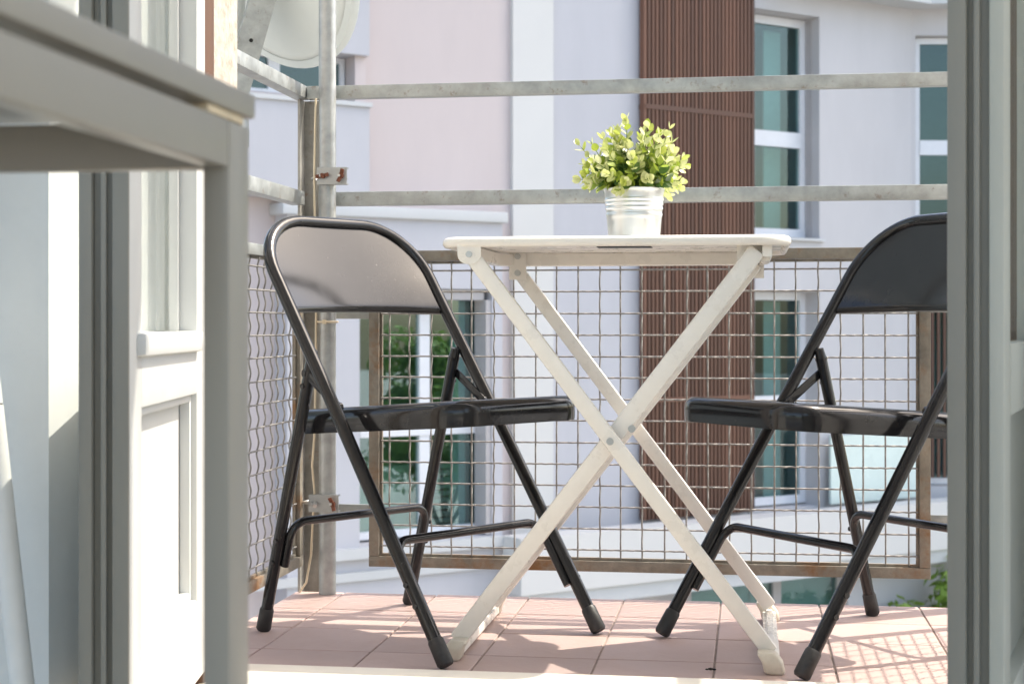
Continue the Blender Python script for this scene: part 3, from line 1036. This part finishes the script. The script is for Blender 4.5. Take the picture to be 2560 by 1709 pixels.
def leaf_mesh(m, seed):
    rr2 = random.Random(seed)
    bm = bmesh.new()
    # round leaf along +x with a folded midrib and a cupped edge
    n = 6
    left, mid, right = [], [], []
    cup = rr2.uniform(0.10, 0.25)
    for i in range(n + 1):
        t = i / n
        w = 0.40 * math.sin(math.pi * min(1, t * 0.96 + 0.04)) ** 0.62 * (1 - 0.12 * t)
        zc = 0.16 * t * t
        mid.append(bm.verts.new((t, 0, zc - 0.02)))
        left.append(bm.verts.new((t, w, zc + w * cup)))
        right.append(bm.verts.new((t, -w, zc + w * cup)))
    for i in range(n):
        bm.faces.new((mid[i], mid[i + 1], left[i + 1], left[i]))
        bm.faces.new((right[i], right[i + 1], mid[i + 1], mid[i]))
    me = bpy.data.meshes.new('leaf')
    bm.to_mesh(me)
    bm.free()
    me.polygons.foreach_set('use_smooth', [True] * len(me.polygons))
    me.materials.append(MT[m])
    return me


lm = {k: [leaf_mesh(k, s) for s in range(2)] for k in ('leaf_a', 'leaf_b', 'leaf_c')}
rp = random.Random(21)
NSPR = 64
base = Vector((0, 0, ph + 0.002))
cand = []
for k in range(NSPR):
    az = k * 2.399963 + rp.uniform(-0.3, 0.3)
    f = (k + 0.5) / NSPR
    el = R(84 - 74 * f ** 0.85 + rp.uniform(-8, 8))
    ln = 0.102 - 0.020 * f + rp.uniform(-0.016, 0.014)
    if k % 8 == 3:
        ln *= 1.16
    d = Vector((math.cos(az) * math.cos(el), math.sin(az) * math.cos(el), math.sin(el)))
    st0 = base + Vector((math.cos(az), math.sin(az), 0)) * rp.uniform(0.0, 0.034)
    droop = Vector((0, 0, -1)) * (0.030 * math.cos(el) ** 2) + Vector((0, 0, 0.014))
    pts = [st0 + d * ln * t + droop * t * t for t in [i / 7 for i in range(8)]]
    bm = bmesh.new()
    tube(bm, pts, [0.0011] * 5 + [0.0009, 0.0007, 0.0004], 5)
    spr = finish('sprig', bm, 'stem', pp, True)
    t = 0.22 + rp.uniform(0, 0.08)
    phase = rp.uniform(0, 6.28)
    while t < 1.02:
        tt = min(t, 1.0)
        i = min(6, int(tt * 7))
        p = pts[i].lerp(pts[i + 1], tt * 7 - i)
        tan = (pts[i + 1] - pts[i]).normalized()
        a = Vector((0, 0, 1)) if abs(tan.z) < 0.9 else Vector((1, 0, 0))
        e1 = tan.cross(a).normalized()
        e2 = tan.cross(e1)
        size = (0.0212 - 0.0072 * tt ** 1.6) * rp.uniform(0.85, 1.2)
        nl = 2 if tt < 0.97 else 1
        for s in range(nl):
            an = phase + s * math.pi + rp.uniform(-0.25, 0.25)
            spread = (0.95 if tt < 0.9 else 0.6) if nl == 2 else 0.15
            ld = (tan * math.cos(spread) + (e1 * math.cos(an) + e2 * math.sin(an)) * math.sin(spread)).normalized()
            up2 = (tan - ld * tan.dot(ld))
            if up2.length < 0.05:
                up2 = e1.copy()
            up2.normalize()
            yv = up2.cross(ld).normalized()
            rot = Matrix((ld, yv, up2)).transposed().to_4x4()
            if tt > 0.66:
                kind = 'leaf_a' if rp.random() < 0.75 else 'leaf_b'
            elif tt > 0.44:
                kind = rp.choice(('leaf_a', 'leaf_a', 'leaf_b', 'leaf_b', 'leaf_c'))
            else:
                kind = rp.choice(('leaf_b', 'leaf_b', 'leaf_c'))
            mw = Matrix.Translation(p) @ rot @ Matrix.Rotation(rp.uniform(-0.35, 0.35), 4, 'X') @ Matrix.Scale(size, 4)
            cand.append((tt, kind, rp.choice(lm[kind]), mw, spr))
        phase += 1.57
        t += 0.112 + 0.05 * (1 - tt)
# the outer leaves are separate parts, those deep inside the plant are joined
cand.sort(key=lambda q: -q[0])
inner = {}
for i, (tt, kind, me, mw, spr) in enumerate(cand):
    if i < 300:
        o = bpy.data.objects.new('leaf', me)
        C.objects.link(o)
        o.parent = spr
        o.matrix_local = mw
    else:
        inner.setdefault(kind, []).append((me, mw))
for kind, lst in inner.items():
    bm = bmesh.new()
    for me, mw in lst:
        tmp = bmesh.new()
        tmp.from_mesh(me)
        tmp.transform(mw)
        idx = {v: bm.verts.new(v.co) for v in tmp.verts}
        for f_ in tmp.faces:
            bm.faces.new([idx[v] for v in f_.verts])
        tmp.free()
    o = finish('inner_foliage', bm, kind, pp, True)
    o['kind'] = 'stuff'

# small dry scrap on the floor
bm = bmesh.new()
for (x, y, z, r_) in ((0, 0, 0.004, 0.004), (0.006, 0.002, 0.003, 0.003), (-0.006, 0.001, 0.003, 0.0025)):
    bmesh.ops.create_icosphere(bm, subdivisions=1, radius=r_, matrix=Matrix.Translation((-0.062 + x, 2.618 + y, z)) @ Matrix.Diagonal((1.3, 1, 0.6, 1)))
tag(finish('dry_leaf_scrap', bm, 'hole', None, True), 'tiny dark dry scrap lying on the tiles near the table leg', 'debris')

# ================================================================ BUILDING ACROSS THE STREET
FB = thing('apartment_building', 'pale modern apartment building with lavender, pink and white walls across the street', 'building', (-2.276, 15.28, -4.5), R(41.47))
ZB = 4.5   # local z = world z + ZB


def fbox(name, s0, s1, z0, z1, off0, off1, m, parent=FB, bevel=0.0):
    """off = metres in front of the main facade plane (off1 > off0)"""
    return mbox(name, (s0, -off1, z0 + ZB), (s1, -off0, z1 + ZB), m, parent, bevel)


def fwall(name, s0, s1, z0, z1, off0, off1, m, holes=(), mtx=None):
    bm = bmesh.new()
    wall_holes(bm, s0, s1, z0 + ZB, z1 + ZB, -off1, -off0, [(a, b, c_ + ZB, d + ZB) for a, b, c_, d in holes])
    if mtx is not None:
        bmesh.ops.transform(bm, matrix=mtx, verts=bm.verts[:])
    return finish(name, bm, m, FB)


def window(s0, s1, z0, z1, y, mull=(), trans=(), fw=0.075, fm='wframe', mtx=None, pm='pane'):
    """frame mesh with pane children; y = local depth of the frame front (positive = recessed)"""
    bm = bmesh.new()
    Z0, Z1 = z0 + ZB, z1 + ZB
    d = 0.07
    box(bm, (s0, y, Z0), (s1, y + d, Z0 + fw))
    box(bm, (s0, y, Z1 - fw), (s1, y + d, Z1))
    box(bm, (s0, y + 0.001, Z0 + fw), (s0 + fw, y + d, Z1 - fw))
    box(bm, (s1 - fw, y + 0.001, Z0 + fw), (s1, y + d, Z1 - fw))
    xs = [s0 + fw, *sorted(mull), s1 - fw]
    zs = [Z0 + fw, *[t_ + ZB for t_ in sorted(trans)], Z1 - fw]
    for mx_ in mull:
        box(bm, (mx_ - 0.055, y + 0.002, Z0 + fw), (mx_ + 0.055, y + d - 0.001, Z1 - fw))
    for tz in trans:
        box(bm, (s0 + fw, y - 0.012, tz + ZB - 0.085), (s1 - fw, y + d - 0.002, tz + ZB + 0.085))
    if mtx is not None:
        bmesh.ops.transform(bm, matrix=mtx, verts=bm.verts[:])
    w = finish('window', bm, fm, FB)
    for a_, b_ in zip(xs[:-1], xs[1:]):
        for c_, e_ in zip(zs[:-1], zs[1:]):
            a2 = a_ + (0.055 if a_ in mull else 0)
            b2 = b_ - (0.055 if b_ in mull else 0)
            c2 = c_ + (0.085 if c_ != zs[0] else 0)
            e2_ = e_ - (0.085 if e_ != zs[-1] else 0)
            bm = bmesh.new()
            box(bm, (a2, y + 0.035, c2), (b2, y + 0.043, e2_))
            if mtx is not None:
                bmesh.ops.transform(bm, matrix=mtx, verts=bm.verts[:])
            finish('pane', bm, pm, w)
    return w


def room_box(s0, s1, z0, z1, y0, y1, mtx=None):
    bm = bmesh.new()
    Z0, Z1 = z0 + ZB, z1 + ZB
    box(bm, (s0, y1, Z0), (s1, y1 + 0.05, Z1))
    box(bm, (s0 - 0.05, y0, Z0), (s0, y1, Z1))
    box(bm, (s1, y0, Z0), (s1 + 0.05, y1, Z1))
    box(bm, (s0, y0, Z0 - 0.05), (s1, y1, Z0))
    box(bm, (s0, y0, Z1), (s1, y1, Z1 + 0.05))
    if mtx is not None:
        bmesh.ops.transform(bm, matrix=mtx, verts=bm.verts[:])
    return finish('room_shell', bm, 'room', FB)


TOP, BOT = 6.6, -4.5
# main plane: pink, white strip, lavender
fwall('wall_section', -4.6, -0.02, BOT, TOP, -0.3, 0.0, 'pink', [(-3.2, -1.78, 2.62, 2.99), (-1.80, -0.24, -1.5, 0.90)])
fbox('wall_section', -0.02, 0.455, BOT, TOP, -0.3, 0.05, 'whitewall')
fbox('wall_section', 0.455, 1.60, BOT, TOP, -0.3, 0.015, 'lav')
# upper left lavender block, split by the strip window
fbox('wall_section', -4.6, -1.69, 2.985, TOP, 0.0, 0.25, 'lav')
fbox('wall_section', -4.6, -1.69, 1.69, 2.52, 0.0, 0.25, 'lav')
fbox('window_sill', -4.6, -1.675, 2.52, 2.56, 0.0, 0.28, 'coping')
fbox('window_side', -1.80, -1.69, 2.56, 2.985, 0.0, 0.18, 'pink')
window(-3.15, -1.80, 2.60, 2.985, 0.02, mull=(-2.5,), fw=0.05)
room_box(-3.2, -1.8, 2.56, 3.0, 0.1, 1.2)
# lower left lavender block with the tall window
fwall('wall_section', -2.50, -0.27, -2.05, 1.53, 0.0, 0.25, 'lav', [(-1.79, -0.385, -1.42, 0.90)])
fbox('coping', -2.56, -0.235, 1.53, 1.63, 0.0, 0.30, 'coping', bevel=0.01)
window(-1.74, -0.30, -1.40, 0.88, -0.02, mull=(-0.985,), trans=(-0.38,), fw=0.07, pm='pane_b')
fbox('window_lining', -0.445, -0.386, -1.41, 0.80, 0.03, 0.235, 'wframe_b')
fbox('blind_box', -1.78, -0.446, 0.80, 0.895, 0.03, 0.2, 'wframe_b')
room_box(-1.78, -0.26, -1.45, 0.9, 0.10, 1.6)
bl = fbox('blind', -1.74, -1.05, -1.38, -0.75, -0.16, -0.14, 'blind')
for q in range(9):
    fbox('blind_slat', -0.92, -0.55, -1.32 + 0.065 * q, -1.275 + 0.065 * q, -0.15, -0.125, 'blind')
fbox('curtain', -0.62, -0.46, -1.4, 0.8, -0.14, -0.12, 'curtain')
fbox('window_sill', -2.10, -0.285, -1.52, -1.425, 0.2505, 0.33, 'coping')
fbox('string_course', -4.6, -0.02, -1.72, -1.64, 0.2505, 0.29, 'coping')
# slatted screen
fbox('slat_backing', 1.60, 3.10, -1.40, TOP, 0.0, 0.02, 'slatback')
NS = 29
random.seed(9)
sw = 1.50 / NS
bm = bmesh.new()
box(bm, (-0.0155, -0.12, -1.42 + ZB), (0.0155, -0.045, TOP + ZB))
s_first = finish('slat', bm, 'slat', FB)
for k in range(NS):
    o = s_first if k == 0 else bpy.data.objects.new('slat', s_first.data)
    if k:
        C.objects.link(o)
        o.parent = FB
    o.location = (1.515 + sw * (k + 0.5), 0, 0)
fbox('slat_joint', 1.535, 3.0, 2.765, 2.815, 0.02, 0.128, 'slat')
fbox('slat_joint', 1.535, 3.0, -0.225, -0.18, 0.02, 0.128, 'slat')
# white part with two tall windows
fwall('wall_section', 3.05, 5.52, BOT, TOP, -0.3, 0.0, 'palewall', [(3.12, 4.07, 1.52, 3.98), (3.12, 4.07, -1.44, 0.935)])
fbox('wall_section', 1.60, 3.05, BOT, -1.42, -0.3, -0.02, 'palewall')
for (z0, z1, tr_) in ((1.54, 3.97, 2.62), (-1.42, 0.93, -0.30)):
    window(3.13, 4.08, z0, z1, 0.22, trans=(tr_,), fw=0.09)
    room_box(3.0, 4.2, z0, z1, 0.31, 2.2)
    fbox('curtain', 3.70, 3.95, z0 + 0.05, z1 - 0.1, -0.52, -0.5, 'curtain')
fbox('window_lining', 4.06, 4.069, 1.55, 3.95, -0.215, -0.12, 'wframe_b')
fbox('window_sill', 3.10, 4.12, 1.49, 1.52, 0.0005, 0.05, 'coping')
fbox('cornice', 3.2, 5.75, 4.22, 4.42, 0.0005, 0.35, 'coping')
# projecting lower balcony parapet
fbox('balcony_parapet', -0.30, 7.4, -1.95, -1.42, 0.30, 0.62, 'whitewall')
fbox('balcony_slab', -0.28, 7.4, -2.10, -1.955, 0.26, 0.58, 'coping')
fbox('balustrade_panel', 4.12, 5.50, -1.415, -0.66, 0.10, 0.13, 'frost')
# ground storey glazing under the slab
fbox('lower_wall', 4.26, 5.70, -4.5, -2.105, 0.02, 0.25, 'palewall')
window(2.05, 4.25, -4.3, -2.12, -0.16, mull=(3.3,), fw=0.06, fm='wframe_b')
# return wing at the corner, its unseen extent added to shade the facade
W2 = Matrix.Translation((5.52, 0, 0)) @ Matrix.Rotation(R(-33), 4, 'Z')
fwall('return_wall', 0.0, 7.0, BOT, 26.0, -0.3, 0.0, 'palewall', [(0.05, 1.25, 1.55, 3.92), (0.05, 1.25, -1.3, 0.85)], W2)
window(0.06, 1.24, 1.56, 3.91, 0.12, trans=(2.63,), mull=(0.62,), fw=0.07, mtx=W2)
window(0.06, 1.24, -1.29, 0.84, 0.12, fw=0.07, mtx=W2)
room_box(0.0, 1.3, 1.5, 3.95, 0.20, 1.4, W2)
room_box(0.0, 1.3, -1.35, 0.9, 0.20, 1.4, W2)
bm = bmesh.new()
box(bm, (-0.05, -0.32, 4.224 + ZB), (7.0, -0.001, 4.416 + ZB))
bmesh.ops.transform(bm, matrix=W2, verts=bm.verts[:])
finish('cornice', bm, 'coping', FB)
for q in range(5):
    bm = bmesh.new()
    box(bm, (0.22 + 0.07 * q, -0.06, -1.2 + ZB), (0.25 + 0.07 * q, -0.02, 0.8 + ZB))
    bmesh.ops.transform(bm, matrix=W2, verts=bm.verts[:])
    finish('shutter_slat', bm, 'slat', FB)


# tall block up the street: it shows only as a reflection in a chair back
TB = thing('tower_block', 'tall grey block with a red stair tower mirrored in a black chair backrest', 'building', (-19.0, 13.0, -4.5), R(-40))
mbox('wall_section', (-7, -4, 0), (-2.2, 4, 24), 'room', TB)
mbox('wall_section', (1.2, -4, 0), (8, 4, 24), 'room', TB)
mbox('stair_tower', (-2.19, -4.4, 0), (1.19, 4, 27), 'redwall', TB)
for fl in range(7):
    for wx in (-6.2, -4.3, 2.2, 4.4, 6.4):
        mbox('window', (wx, -4.05, 2.2 + fl * 3.1), (wx + 1.1, -3.99, 3.8 + fl * 3.1), 'wframe', TB)


# ---------------------------------------------------------------- greenery beside and opposite
def leafy(name, label, cat, loc, height, radius, trunk, n, seed, leaf=0.12, squash=1.0):
    rr3 = random.Random(seed)
    t = thing(name, label, cat, loc)
    bm = bmesh.new()
    tube(bm, [(0, 0, 0), (0.04, 0.02, trunk * 0.6), (0.0, 0.05, trunk * 1.2)], [radius * 0.07, radius * 0.055, radius * 0.035], 8)
    for k in range(6):
        a = k * 1.05 + rr3.uniform(-.3, .3)
        e = Vector((math.cos(a) * radius * 0.6, math.sin(a) * radius * 0.6, trunk + (height - trunk) * rr3.uniform(0.3, 0.75)))
        tube(bm, [(0, 0.02, trunk * 0.8), e * 0.55 + Vector((0, 0, trunk * 0.35)), e], [radius * 0.03, radius * 0.02, radius * 0.008], 6)
    finish('trunk', bm, 'bark', t, True)
    verts, faces = [], []
    cz = (trunk + height) / 2
    hz = (height - trunk) / 2 * 1.05
    blobs = []
    for k in range(26):
        v = Vector((rr3.gauss(0, 1), rr3.gauss(0, 1), rr3.gauss(0, 1))).normalized() * rr3.uniform(0.35, 0.85)
        blobs.append((Vector((v.x * radius, v.y * radius, cz + v.z * hz)), radius * rr3.uniform(0.22, 0.4)))
    for k in range(n):
        c_, br_ = rr3.choice(blobs)
        d = Vector((rr3.gauss(0, 1), rr3.gauss(0, 1), rr3.gauss(0, 1))).normalized() * br_ * rr3.uniform(0.5, 1.05)
        p = c_ + d
        nrm = (d.normalized() + Vector((rr3.uniform(-.7, .7), rr3.uniform(-.7, .7), rr3.uniform(-.2, .9)))).normalized()
        e1 = nrm.orthogonal().normalized()
        e1.rotate(Quaternion(nrm, rr3.uniform(0, 6.28)))
        e2 = nrm.cross(e1)
        s = leaf * rr3.uniform(0.6, 1.25)
        i = len(verts)
        verts += [p - e1 * s, p + e2 * s * 0.45, p + e1 * s, p - e2 * s * 0.45]
        faces.append((i, i + 1, i + 2, i + 3))
    me = bpy.data.meshes.new('crown')
    me.from_pydata(verts, [], faces)
    me.materials.append(MT['treeleaf'])
    o = bpy.data.objects.new('crown', me)
    C.objects.link(o)
    o.parent = t
    return t


leafy('garden_shrub', 'dark green garden shrub below the return wing of the apartment building', 'shrub', (2.15, 18.0, -4.5), 2.45, 0.95, 0.5, 3500, 4, 0.09)
leafy('street_tree', 'leafy green street tree mirrored in the tall lavender wall window', 'tree', (10.0, 10.6, -4.5), 5.3, 1.5, 1.6, 6000, 7, 0.11)
leafy('street_tree', 'slim leafy street tree mirrored in the white wall windows', 'tree', (13.5, 13.8, -4.5), 5.6, 1.6, 1.8, 6000, 8, 0.11)
